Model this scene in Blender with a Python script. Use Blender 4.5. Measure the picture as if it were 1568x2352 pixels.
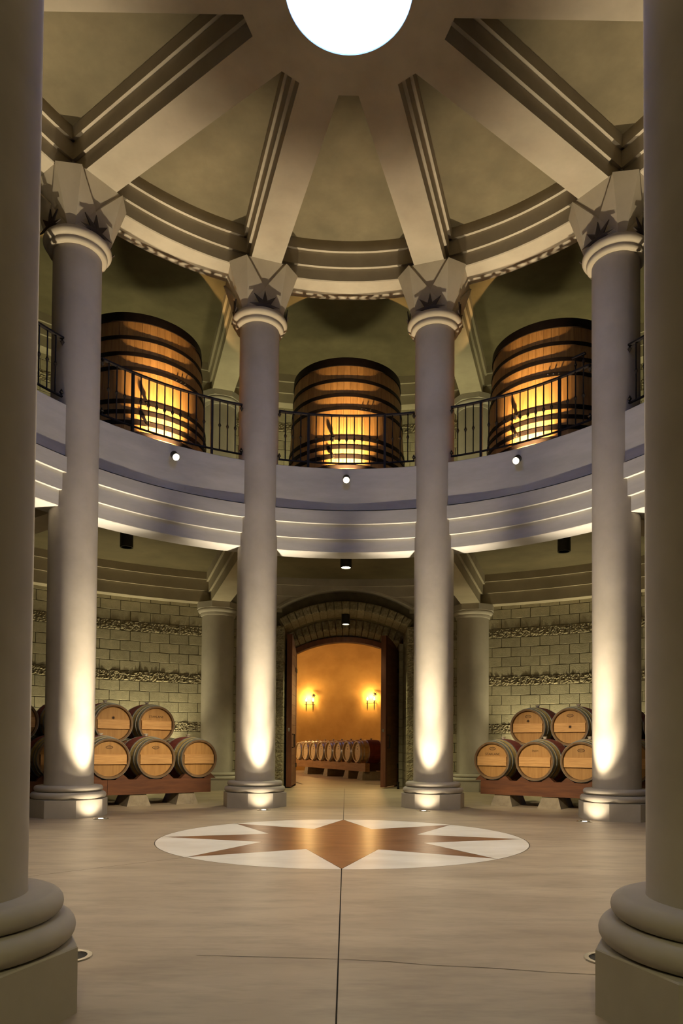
import bpy, math, random
from mathutils import Vector, Matrix
random.seed(7)
rad = math.radians
S = 4.45            # one plan unit = distance from the rotunda's centre to a column axis, in metres
scene = bpy.context.scene
for o in list(bpy.data.objects):
    bpy.data.objects.remove(o, do_unlink=True)
COL = scene.collection

# ------------------------------------------------------------------ camera
def make_camera():
    cx, cy, cz, yaw, pitch, roll, f, px, py = (0.00537, -1.48447, 0.20377, 0.00917, 0.02414, 0.00712,
                                               1607.60594, 809.14266, 1679.16456)
    fwd = Vector((math.sin(yaw) * math.cos(pitch), math.cos(yaw) * math.cos(pitch), math.sin(pitch)))
    right = Vector((math.cos(yaw), -math.sin(yaw), 0))
    up = right.cross(fwd)
    r2 = math.cos(roll) * right + math.sin(roll) * up
    u2 = -math.sin(roll) * right + math.cos(roll) * up
    cd = bpy.data.cameras.new('camera')
    co = bpy.data.objects.new('camera', cd)
    COL.objects.link(co)
    m = Matrix((r2, u2, -fwd)).transposed().to_4x4()
    m.translation = Vector((cx, cy, cz)) * S
    co.matrix_world = m
    cd.sensor_fit = 'VERTICAL'
    cd.sensor_height = 36.0
    cd.lens = f / 2352 * 36.0
    cd.shift_x = -(px - 784) / 2352
    cd.shift_y = (py - 1176) / 2352
    cd.clip_start = 0.05
    cd.clip_end = 200
    scene.camera = co
make_camera()

# ------------------------------------------------------------------ world, exposure, light levels
world = bpy.data.worlds.new('dusk_sky')
scene.world = world
world.use_nodes = True
bg = world.node_tree.nodes['Background']
bg.inputs['Color'].default_value = (0.30, 0.40, 0.85, 1)
bg.inputs['Strength'].default_value = 0.6
vs = scene.view_settings
vs.view_transform = 'Standard'
vs.look = 'None'
vs.exposure = 0.0
vs.gamma = 1.0
vs.use_curve_mapping = False
scene.cycles.max_bounces = 4
scene.cycles.use_adaptive_sampling = True
scene.cycles.adaptive_threshold = 0.04
scene.cycles.transmission_bounces = 1
scene.cycles.transparent_max_bounces = 2
scene.cycles.diffuse_bounces = 2
scene.cycles.glossy_bounces = 2
scene.cycles.sample_clamp_indirect = 6.0
scene.cycles.caustics_reflective = False
scene.cycles.caustics_refractive = False

WARM = (1.0, 0.83, 0.58)
FLOOD = (1.0, 0.87, 0.65)
OLIVE = (1.0, 0.92, 0.48)
AMBER = (1.0, 0.62, 0.22)
P_UP_NARROW = 1750.0      # in-ground column uplights, beam on the ceiling
P_UP_SHAFT = 620.0      # the same fixture's beam on the shaft
P_UP_WIDE = 13.0         # the same fixture's spill
P_FLOOD = 168.0          # floods on the mezzanine fascia, aimed at the floor
P_RACK_FILL = 3300.0        # added unseen spots that brighten the barrel racks
P_WALL = 95.0            # uplights behind the barrel racks
P_GALLERY = 140.0         # uplights behind the vats
P_VAT = 1700.0             # grazing light on each vat
P_SCONCE = 62.0          # barrel room sconces
SKY_PANE = (2.6, 5.6, 17.0)

def lamp(name, kind, loc, energy, color, parent=None, aim=None, size=None, blend=1.0, radius=0.03):
    ld = bpy.data.lights.new(name, kind)
    ld.energy = energy
    ld.color = color
    ld.shadow_soft_size = radius
    if kind == 'SPOT':
        ld.spot_size = rad(size)
        ld.spot_blend = blend
    lo = bpy.data.objects.new(name, ld)
    COL.objects.link(lo)
    lo.parent = parent
    lo.location = loc
    if aim is not None:
        d = (Vector(aim) - Vector(loc)).normalized()
        lo.rotation_euler = d.to_track_quat('-Z', 'Y').to_euler()
    return lo

# ------------------------------------------------------------------ materials
def srgb(r, g, b):
    def f(v):
        v /= 255.0
        return v / 12.92 if v <= 0.04045 else ((v + 0.055) / 1.055) ** 2.4
    return (f(r), f(g), f(b))

def mix(c, k):
    return tuple(max(0.0, min(1.0, v * k)) for v in c)

def material(name, c1, c2=None, rough=0.8, scale=2.0, stretch=(1, 1, 1), detail=5.0, bump=0.0, bump_scale=30.0,
             coords='position', metallic=0.0, per_object=0.0, contrast=(0.35, 0.65), spec=0.5, grime=None):
    m = bpy.data.materials.new(name)
    m.use_nodes = True
    nt = m.node_tree
    n, l = nt.nodes, nt.links
    bs = n['Principled BSDF']
    bs.inputs['Roughness'].default_value = rough
    bs.inputs['Metallic'].default_value = metallic
    bs.inputs['Specular IOR Level'].default_value = spec
    if c2 is None:
        c2 = mix(c1, 0.82)
    if coords == 'position':
        g = n.new('ShaderNodeNewGeometry')
        vec = g.outputs['Position']
    else:
        g = n.new('ShaderNodeTexCoord')
        vec = g.outputs['Object']
    mp = n.new('ShaderNodeMapping')
    mp.inputs['Scale'].default_value = stretch
    l.new(vec, mp.inputs['Vector'])
    oi = None
    if per_object:
        oi = n.new('ShaderNodeObjectInfo')
        ad = n.new('ShaderNodeVectorMath')
        ad.operation = 'SCALE'
        cb = n.new('ShaderNodeCombineXYZ')
        for k in range(3):
            l.new(oi.outputs['Random'], cb.inputs[k])
        ad.inputs['Scale'].default_value = 37.0
        l.new(cb.outputs[0], ad.inputs[0])
        l.new(ad.outputs[0], mp.inputs['Location'])
    nz = n.new('ShaderNodeTexNoise')
    nz.inputs['Scale'].default_value = scale
    nz.inputs['Detail'].default_value = min(detail, 5.0)
    nz.inputs['Roughness'].default_value = 0.6
    l.new(mp.outputs[0], nz.inputs['Vector'])
    cr = n.new('ShaderNodeValToRGB')
    cr.color_ramp.elements[0].position = contrast[0]
    cr.color_ramp.elements[1].position = contrast[1]
    cr.color_ramp.elements[0].color = (*c2, 1)
    cr.color_ramp.elements[1].color = (*c1, 1)
    l.new(nz.outputs['Fac'], cr.inputs['Fac'])
    out = cr.outputs['Color']
    if grime:
        n2 = n.new('ShaderNodeTexNoise')
        n2.inputs['Scale'].default_value = grime[1]
        n2.inputs['Detail'].default_value = 4.0
        n2.inputs['Roughness'].default_value = 0.7
        l.new(mp.outputs[0], n2.inputs['Vector'])
        r2 = n.new('ShaderNodeValToRGB')
        r2.color_ramp.elements[0].position = 0.45
        r2.color_ramp.elements[1].position = 0.72
        r2.color_ramp.elements[0].color = (0, 0, 0, 1)
        r2.color_ramp.elements[1].color = (1, 1, 1, 1)
        l.new(n2.outputs['Fac'], r2.inputs['Fac'])
        mm = n.new('ShaderNodeMath')
        mm.operation = 'MULTIPLY'
        mm.inputs[1].default_value = grime[2]
        l.new(r2.outputs['Color'], mm.inputs[0])
        mx2 = n.new('ShaderNodeMix')
        mx2.data_type = 'RGBA'
        mx2.inputs['B'].default_value = (*grime[0], 1)
        l.new(mm.outputs[0], mx2.inputs['Factor'])
        l.new(out, mx2.inputs['A'])
        out = mx2.outputs['Result']
    if per_object:
        mr = n.new('ShaderNodeMapRange')
        mr.inputs['To Min'].default_value = 1.0 - per_object
        mr.inputs['To Max'].default_value = 1.0 + per_object
        l.new(oi.outputs['Random'], mr.inputs['Value'])
        vm = n.new('ShaderNodeVectorMath')
        vm.operation = 'SCALE'
        l.new(out, vm.inputs[0])
        l.new(mr.outputs[0], vm.inputs['Scale'])
        out = vm.outputs[0]
    l.new(out, bs.inputs['Base Color'])
    if bump:
        nb = n.new('ShaderNodeTexNoise')
        nb.inputs['Scale'].default_value = bump_scale
        nb.inputs['Detail'].default_value = 2.0
        l.new(mp.outputs[0], nb.inputs['Vector'])
        bp = n.new('ShaderNodeBump')
        bp.inputs['Strength'].default_value = bump
        bp.inputs['Distance'].default_value = 0.02
        l.new(nb.outputs['Fac'], bp.inputs['Height'])
        l.new(bp.outputs[0], bs.inputs['Normal'])
    return m

def emitter(name, color, strength):
    m = bpy.data.materials.new(name)
    m.use_nodes = True
    bs = m.node_tree.nodes['Principled BSDF']
    bs.inputs['Base Color'].default_value = (0.8, 0.8, 0.8, 1)
    bs.inputs['Emission Color'].default_value = (*color, 1)
    bs.inputs['Emission Strength'].default_value = strength
    if name != 'skylight_pane':
        m.cycles.emission_sampling = 'NONE'     # the fixture's lamp carries its light
    return m

M = {}
M['stone'] = material('cast_stone', (0.50, 0.455, 0.385), (0.41, 0.37, 0.31), rough=0.85, scale=1.3, detail=8, bump=0.0,
                      bump_scale=60, grime=((0.30, 0.26, 0.21), 2.2, 0.22))
M['ceiling_stone'] = material('ceiling_render', (0.48, 0.42, 0.31), (0.38, 0.33, 0.24), rough=0.85, scale=1.1, detail=8, bump=0.0,
                      bump_scale=50, grime=((0.33, 0.27, 0.19), 1.8, 0.25))
M['stone_band'] = material('cast_stone_fascia', (0.47, 0.455, 0.44), (0.38, 0.37, 0.355), rough=0.85, scale=1.0,
                           stretch=(1, 1, 4), detail=8, bump=0.0, bump_scale=50, grime=((0.28, 0.24, 0.20), 1.5, 0.2))
M['plaster'] = material('olive_plaster', (0.190, 0.155, 0.084), (0.122, 0.100, 0.053), rough=0.8, scale=1.6, detail=9,
                        contrast=(0.3, 0.7), bump=0.0, bump_scale=25, grime=((0.13, 0.115, 0.06), 3.0, 0.35))
M['floor'] = material('polished_concrete', (0.47, 0.385, 0.275), (0.34, 0.27, 0.19), rough=0.42, scale=1.3,
                      stretch=(0.5, 1.6, 1), detail=12, bump=0.0, bump_scale=60, contrast=(0.32, 0.66),
                      grime=((0.21, 0.155, 0.105), 3.4, 0.62))
M['circle'] = material('pale_floor_inlay', (0.86, 0.83, 0.76), (0.75, 0.71, 0.63), rough=0.33, scale=1.5,
                       stretch=(0.6, 1.6, 1), detail=9, grime=((0.50, 0.42, 0.31), 2.5, 0.35))
M['star'] = material('brown_stained_inlay', (0.27, 0.125, 0.055), (0.16, 0.066, 0.028), rough=0.28, scale=3.0,
                     stretch=(0.7, 1.8, 1), detail=10, grime=((0.36, 0.20, 0.11), 4.0, 0.55))
M['joint'] = material('joint_dark', (0.09, 0.07, 0.05), rough=0.9)
M['mortar'] = material('mortar', (0.20, 0.175, 0.115), (0.15, 0.13, 0.085), rough=0.95, scale=6)
M['block'] = material('smooth_block', (0.47, 0.42, 0.29), (0.38, 0.34, 0.235), rough=0.9, scale=9, detail=8, bump=0.25,
                      bump_scale=55, per_object=0.10, coords='object', grime=((0.25, 0.22, 0.14), 30.0, 0.3))
M['rough_block'] = material('split_face_block', (0.42, 0.36, 0.24), (0.27, 0.23, 0.15), rough=0.95, scale=18, detail=8,
                            bump=0.7, bump_scale=60, per_object=0.12, coords='object')
M['oak'] = material('oak_vat', (0.50, 0.29, 0.105), (0.37, 0.20, 0.065), rough=0.5, scale=3.0, stretch=(8, 8, 0.5),
                    detail=6, per_object=0.14, coords='object', bump=0.05)
M['barrel_oak'] = material('barrel_oak', (0.50, 0.38, 0.15), (0.38, 0.27, 0.10), rough=0.6, scale=4, stretch=(6, 0.7, 6),
                           detail=6, per_object=0.10, coords='object')
M['barrel_head'] = material('barrel_head_oak', (0.44, 0.235, 0.065), (0.35, 0.175, 0.045), rough=0.6, scale=4,
                            stretch=(7, 1, 0.6), detail=7, per_object=0.12, coords='object')
M['head_bar'] = material('head_bar_oak', (0.64, 0.36, 0.125), (0.50, 0.26, 0.08), rough=0.6, scale=5,
                         stretch=(0.8, 1, 9), detail=7, per_object=0.08, coords='object')
M['chime'] = material('weathered_chime', (0.20, 0.115, 0.045), (0.12, 0.065, 0.025), rough=0.7, scale=6, coords='object')
M['pale_oak'] = material('new_oak', (0.66, 0.50, 0.28), (0.54, 0.39, 0.20), rough=0.55, scale=4, stretch=(6, 0.7, 6),
                         per_object=0.08, coords='object')
M['maroon'] = material('wine_stained_band', (0.21, 0.035, 0.03), (0.13, 0.022, 0.02), rough=0.7, scale=6, coords='object')
M['hoop'] = material('galvanised_hoop', (0.30, 0.31, 0.29), (0.20, 0.21, 0.20), rough=0.5, scale=9, metallic=0.6,
                     coords='object')
M['bright_hoop'] = material('bright_hoop', (0.62, 0.62, 0.64), (0.5, 0.5, 0.52), rough=0.35, scale=9, metallic=0.8,
                            coords='object')
M['iron'] = material('black_iron', (0.010, 0.007, 0.006), (0.006, 0.004, 0.004), rough=0.6, scale=12, spec=0.25)
M['vat_hoop'] = material('painted_steel_hoop', (0.011, 0.007, 0.006), (0.006, 0.004, 0.004), spec=0.2, rough=0.6, scale=10)
M['bronze'] = material('dark_bronze', (0.030, 0.018, 0.012), (0.018, 0.010, 0.007), rough=0.6, scale=10)
M['timber'] = material('rack_timber', (0.15, 0.050, 0.014), (0.085, 0.027, 0.008), rough=0.7, scale=3, stretch=(0.6, 5, 5),
                       detail=7, per_object=0.1, coords='object')
M['gold_timber'] = material('pale_timber', (0.34, 0.18, 0.065), (0.24, 0.12, 0.04), rough=0.7, scale=3,
                            stretch=(0.6, 5, 5), coords='object')
M['pier'] = material('pier_concrete', (0.33, 0.28, 0.20), (0.24, 0.20, 0.14), rough=0.9, scale=6, bump=0.3, coords='object')
M['door_wood'] = material('stained_door_wood', (0.20, 0.068, 0.032), (0.13, 0.042, 0.020), rough=0.5, scale=2.5,
                          stretch=(5, 5, 0.6), detail=7, per_object=0.10)
M['door_plank'] = material('door_plank_wood', (0.28, 0.13, 0.05), (0.19, 0.08, 0.03), rough=0.5, scale=2.5,
                           stretch=(0.6, 0.6, 5), detail=7, per_object=0.12)
M['ochre'] = material('ochre_plaster', (0.50, 0.285, 0.075), (0.40, 0.215, 0.05), rough=0.9, scale=1.2, detail=9,
                      bump=0.10, bump_scale=40)
M['housing'] = material('lamp_housing', (0.030, 0.028, 0.022), rough=0.45, metallic=0.3)
M['chrome'] = material('polished_metal', (0.7, 0.68, 0.62), rough=0.25, metallic=1.0)
M['ink'] = material('burnt_print', (0.035, 0.018, 0.008), rough=0.9)
M['silicone'] = material('pale_bung', (0.60, 0.55, 0.44), rough=0.6)
M['lens'] = emitter('lit_lens', (1.0, 0.86, 0.62), 14.0)
M['down_lens'] = emitter('lit_down_lens', (1.0, 0.93, 0.60), 12.0)
M['off_lens'] = material('unlit_lens', (0.22, 0.20, 0.15), rough=0.2)
M['flame'] = emitter('lit_candle_bulb', (1.0, 0.75, 0.36), 60.0)
M['pane'] = emitter('skylight_pane', SKY_PANE, 1.0)

# ------------------------------------------------------------------ mesh helpers
class MB:
    """Collects vertices and faces; k scales plan units to metres."""
    def __init__(self, k=S):
        self.v, self.f, self.k = [], [], k
    def add(self, vs, fs):
        b = len(self.v)
        self.v += [tuple(c * self.k for c in p) for p in vs]
        self.f += [tuple(i + b for i in f) for f in fs]
        return self
    def box(self, x0, x1, y0, y1, z0, z1):
        vs = [(x0, y0, z0), (x1, y0, z0), (x1, y1, z0), (x0, y1, z0), (x0, y0, z1), (x1, y0, z1), (x1, y1, z1), (x0, y1, z1)]
        return self.add(vs, [(3, 2, 1, 0), (4, 5, 6, 7), (0, 1, 5, 4), (1, 2, 6, 5), (2, 3, 7, 6), (3, 0, 4, 7)])
    def prism(self, poly, a, b, fn):
        """extrude polygon; fn(u, v, w) -> xyz, w from a to b"""
        n = len(poly)
        vs = [fn(u, v, a) for u, v in poly] + [fn(u, v, b) for u, v in poly]
        fs = [tuple(range(n - 1, -1, -1)), tuple(range(n, 2 * n))]
        fs += [(i, (i + 1) % n, (i + 1) % n + n, i + n) for i in range(n)]
        return self.add(vs, fs)
    def lathe(self, prof, seg=48, c=(0, 0), closed=False, a0=0.0):
        """profile of (r, z), revolved about z"""
        n = len(prof)
        vs = []
        for s in range(seg):
            t = a0 + 2 * math.pi * s / seg
            vs += [(c[0] + r * math.cos(t), c[1] + r * math.sin(t), z) for r, z in prof]
        fs = []
        for s in range(seg):
            s2 = (s + 1) % seg
            for i in range(n if closed else n - 1):
                j = (i + 1) % n
                fs.append((s * n + i, s2 * n + i, s2 * n + j, s * n + j))
        if not closed:
            if prof[0][0] > 1e-6:
                fs.append(tuple(s * n for s in range(seg - 1, -1, -1)))
            if prof[-1][0] > 1e-6:
                fs.append(tuple(s * n + n - 1 for s in range(seg)))
        return self.add(vs, fs)
    def sweep(self, prof, a0, a1, seg):
        """closed (rho, z) profile swept about the rotunda axis between bearings a0..a1 (degrees, 0 = +Y)"""
        n = len(prof)
        vs = []
        for s in range(seg + 1):
            t = rad(a0 + (a1 - a0) * s / seg)
            vs += [(r * math.sin(t), r * math.cos(t), z) for r, z in prof]
        fs = []
        for s in range(seg):
            for i in range(n):
                j = (i + 1) % n
                fs.append((s * n + i, s * n + j, (s + 1) * n + j, (s + 1) * n + i))
        fs.append(tuple(range(n - 1, -1, -1)))
        fs.append(tuple(seg * n + i for i in range(n)))
        return self.add(vs, fs)
    def tube(self, pts, r, seg=8):
        pts = [Vector(p) for p in pts]
        vs, fs = [], []
        for i, p in enumerate(pts):
            d = (pts[min(i + 1, len(pts) - 1)] - pts[max(i - 1, 0)]).normalized()
            a = d.orthogonal().normalized() if i == 0 else (a - d * a.dot(d)).normalized()
            b = d.cross(a)
            rr = r[i] if isinstance(r, (list, tuple)) else r
            for s in range(seg):
                t = 2 * math.pi * s / seg
                vs.append(tuple(p + rr * (math.cos(t) * a + math.sin(t) * b)))
        for i in range(len(pts) - 1):
            for s in range(seg):
                s2 = (s + 1) % seg
                fs.append((i * seg + s, i * seg + s2, (i + 1) * seg + s2, (i + 1) * seg + s))
        fs.append(tuple(range(seg - 1, -1, -1)))
        fs.append(tuple((len(pts) - 1) * seg + s for s in range(seg)))
        return self.add(vs, fs)
    def mesh(self, name, mat, smooth=False, angle=40):
        me = bpy.data.meshes.new(name)
        me.from_pydata(self.v, [], self.f)
        me.validate()
        import bmesh
        bm = bmesh.new()
        bm.from_mesh(me)
        bmesh.ops.recalc_face_normals(bm, faces=bm.faces)
        bm.to_mesh(me)
        bm.free()
        me.materials.append(M[mat])
        if smooth:
            me.shade_smooth()
            me.set_sharp_from_angle(angle=rad(angle))
        return me

def put(name, me, parent=None, loc=(0, 0, 0), rotz=0.0, rot=None):
    o = bpy.data.objects.new(name, me)
    COL.objects.link(o)
    o.parent = parent
    o.location = loc
    o.rotation_euler = rot if rot else (0, 0, rotz)
    return o

def empty(name, loc=(0, 0, 0), rotz=0.0):
    o = bpy.data.objects.new(name, None)
    COL.objects.link(o)
    o.empty_display_size = 0.1
    o.location = loc
    o.rotation_euler = (0, 0, rotz)
    return o

def tag(o, label=None, cat=None, group=None, kind=None):
    if label: o['label'] = label
    if cat: o['category'] = cat
    if group: o['group'] = group
    if kind: o['kind'] = kind
    return o

def pol(a, r, z=0.0):
    return Vector((r * math.sin(rad(a)) * S, r * math.cos(rad(a)) * S, z * S))

def arc(a0, a1, n):
    return [a0 + (a1 - a0) * i / n for i in range(n + 1)]

# ------------------------------------------------------------------ floor
SC = (-0.0004, 0.104)       # centre of the star inlay
RC, RS, RV = 0.4087, 0.401, 0.188
def build_floor():
    f = empty('floor')
    tag(f, 'polished tan concrete floor with scored control joints', kind='structure')
    put('joint_bed', MB().lathe([(0, -0.02), (2.35, -0.02), (2.35, -0.0035), (0, -0.0035)], 96).mesh('joint_bed', 'joint'), f)
    # slabs between the control joints, from the inlay's rim to the wall
    cuts = [0, 90, 180, 225, 270, 360]
    g = 0.0007
    for c0, c1 in zip(cuts[:-1], cuts[1:]):
        vs, fs = [], []
        n = max(8, int((c1 - c0) / 4))
        for i, t in enumerate(arc(c0, c1, n)):
            for r in (RC + 0.0016, 0.8, 1.4, 2.35):
                e = g / r * 57.3
                tt = rad(min(max(t, c0 + e), c1 - e))
                vs.append((SC[0] + r * math.sin(tt), SC[1] + r * math.cos(tt), 0.0))
        for i in range(n):
            for j in range(3):
                fs.append((i * 4 + j, i * 4 + j + 1, i * 4 + j + 5, i * 4 + j + 4))
        put('floor_slab', MB().add(vs, fs).mesh('floor_slab', 'floor'), f)
    # star and the pale pieces between its points
    star = []
    for i in range(8):
        for r, t in ((RS, 45 * i), (RV, 45 * i + 22.5)):
            star.append((SC[0] + r * math.sin(rad(t)), SC[1] + r * math.cos(rad(t)), 0.0))
    mb = MB().add(star + [(SC[0], SC[1], 0.0)], [(i, (i + 1) % 16, 16) for i in range(16)])
    put('star_inlay', mb.mesh('star_inlay', 'star'), f)['label'] = 'eight-pointed brown stained star inlay'
    for i in range(8):
        t0, t1 = 45 * i, 45 * i + 45
        e = 0.15
        vs = [(SC[0] + (RV + 0.001) * math.sin(rad(t0 + 22.5)), SC[1] + (RV + 0.001) * math.cos(rad(t0 + 22.5)), 0.0)]
        vs.append((SC[0] + (RS + .0005) * math.sin(rad(t0 + e)), SC[1] + (RS + .0005) * math.cos(rad(t0 + e)), 0.0))
        for t in arc(t0 + e, t1 - e, 14):
            vs.append((SC[0] + RC * math.sin(rad(t)), SC[1] + RC * math.cos(rad(t)), 0.0))
        vs.append((SC[0] + (RS + .0005) * math.sin(rad(t1 - e)), SC[1] + (RS + .0005) * math.cos(rad(t1 - e)), 0.0))
        fs = [(0, k, k + 1) for k in range(1, len(vs) - 1)]
        put('pale_inlay', MB().add(vs, fs).mesh('pale_inlay', 'circle'), f)
    # barrel room floor and its drain channels
    mb = MB().add([(-1.4, 2.05, -0.001), (1.4, 2.05, -0.001), (1.4, 5.2, -0.001), (-1.4, 5.2, -0.001)], [(0, 1, 2, 3)])
    put('room_slab', mb.mesh('room_slab', 'floor'), f)
    for (xa, ya, xb, yb) in ((-0.235, 2.42, -0.42, 3.2), (0.12, 2.55, 0.26, 2.38)):
        d = Vector((xb - xa, yb - ya, 0)).normalized()
        nn = Vector((-d.y, d.x, 0)) * 0.007
        a, b = Vector((xa, ya, 0.0004)), Vector((xb, yb, 0.0004))
        mb = MB().add([tuple(a - nn), tuple(b - nn), tuple(b + nn), tuple(a + nn)], [(0, 1, 2, 3)])
        put('drain_channel', mb.mesh('drain_channel', 'joint'), f)
    # hairline shrinkage cracks near the camera
    for pts in ([(-0.139, -.794), (-.068, -.799), (-.004, -.804), (.05, -.812), (.086, -.822), (.143, -.830), (.196, -.842), (.243, -.849)],):
        vs, fs = [], []
        for i, (x, y) in enumerate(pts):
            w = .00035 + .0002 * (i % 2)
            vs += [(x, y - w, .0003), (x, y + w, .0003)]
        for i in range(len(pts) - 1):
            fs.append((2 * i, 2 * i + 2, 2 * i + 3, 2 * i + 1))
        put('hairline_crack', MB().add(vs, fs).mesh('hairline_crack', 'joint'), f)
build_floor()

# ------------------------------------------------------------------ ceiling of the rotunda
Z1 = (1.849, 1.895, 1.945, 1.982)       # beam soffit, first step, second step, panel
ST = 0.0095
def stepped(hw, z):
    return [(-hw, z[0]), (hw, z[0]), (hw, z[1]), (hw + ST, z[1]), (hw + ST, z[2]), (hw + 2 * ST, z[2]), (hw + 2 * ST, z[3] + .02),
            (-hw - 2 * ST, z[3] + .02), (-hw - 2 * ST, z[2]), (-hw - ST, z[2]), (-hw - ST, z[1]), (-hw, z[1])]

def build_ceiling():
    c = empty('ceiling')
    tag(c, 'plastered rotunda ceiling with ten stepped beams meeting at the skylight', kind='structure')
    beam = MB().prism(stepped(0.051, Z1), 0.238, 1.02, lambda u, v, w: (u, w, v)).mesh('ceiling_beam', 'ceiling_stone')
    gz = (1.905, 1.951, 2.001, 2.042)
    gbeam = MB().prism(stepped(0.051, gz), 1.0, 2.06, lambda u, v, w: (u, w, v)).mesh('gallery_beam', 'ceiling_stone')
    ri, ro = 0.949, 1.051
    prof = [(ri + .003, Z1[0]), (ri, Z1[0] + .003), (ri, Z1[1]), (ri - ST, Z1[1]), (ri - ST, Z1[2]), (ri - 2 * ST, Z1[2]), (ri - 2 * ST, Z1[3] + .02),
            (ri, 2.06), (ro + 2 * ST, 2.06), (ro + 2 * ST, gz[2]), (ro + ST, gz[2]), (ro + ST, gz[1]), (ro, gz[1]), (ro, Z1[0] + .003), (ro - .003, Z1[0])]
    ring = MB().sweep(prof, -18, 18, 24).mesh('ring_beam', 'ceiling_stone', True, 20)
    panel = MB().sweep([(0.16, Z1[3]), (0.97, Z1[3]), (0.97, Z1[3] + .03), (0.16, Z1[3] + .03)], -18, 18, 12).mesh('ceiling_panel', 'plaster')
    gpanel = MB().sweep([(1.03, gz[3]), (2.1, gz[3]), (2.1, gz[3] + .03), (1.03, gz[3] + .03)], -18, 18, 12).mesh('gallery_panel', 'plaster')
    ow = 1.965
    oprof = [(2.06, 1.908), (ow, 1.908), (ow, 1.954), (ow - ST, 1.954), (ow - ST, 2.006), (ow - 2 * ST, 2.006), (ow - 2 * ST, 2.06), (2.06, 2.06)]
    oring = MB().sweep(oprof, -18, 18, 24).mesh('wall_cornice', 'ceiling_stone')
    for k in range(10):
        put('ceiling_beam', beam, c, rotz=-rad(18 + 36 * k))
        put('gallery_beam', gbeam, c, rotz=-rad(18 + 36 * k))
        put('ring_beam', ring, c, rotz=-rad(36 * k))
        put('ceiling_panel', panel, c, rotz=-rad(36 * k))
        put('gallery_panel', gpanel, c, rotz=-rad(36 * k))
        put('wall_cornice', oring, c, rotz=-rad(36 * k))
    # hub plate with the round opening, stepping outward as it rises
    angs = sorted(set([round(6.0 * i, 3) for i in range(60)] + [18 + 36 * i for i in range(10)]))
    RO = 0.1392
    vs, fs = [], []
    lev = [(0.242, Z1[0] - .0004), (0.242, Z1[1]), (0.242 + ST, Z1[1]), (0.242 + ST, Z1[2]), (0.242 + 2 * ST, Z1[2]), (0.242 + 2 * ST, Z1[3] + .02)]
    n = len(lev) + 2
    for t in angs:
        d = ((t + 18) % 36) - 18
        s, co = math.sin(rad(t)), math.cos(rad(t))
        vs.append((RO * s, RO * co, Z1[3] + .02))
        vs.append((RO * s, RO * co, Z1[0] - .0004))
        for ap, z in lev:
            r = ap / math.cos(rad(d))
            vs.append((r * s, r * co, z))
    m = len(angs)
    for i in range(m):
        j = (i + 1) % m
        for q in range(n):
            w = (q + 1) % n
            fs.append((i * n + q, j * n + q, j * n + w, i * n + w))
    put('ceiling_hub', MB().add(vs, fs).mesh('ceiling_hub', 'ceiling_stone'), c)
build_ceiling()

def build_skylight():
    prof = [(0.1392, 1.852), (0.130, 1.858), (0.11, 1.866), (0.07, 1.876), (0.03, 1.881), (0.0001, 1.882)]
    w = tag(empty('window_1'), 'round frosted skylight dome glowing pale blue in the ceiling hub', kind='structure')
    put('skylight_pane', MB().lathe(prof[::-1], 64).mesh('skylight_pane', 'pane', True), w)
    put('skylight_curb', MB().lathe([(0.1400, 1.851), (0.1400, 1.99), (0.1392, 1.99), (0.1392, 1.851)], 64, closed=True).mesh('skylight_curb', 'stone'), w)
build_skylight()

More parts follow.
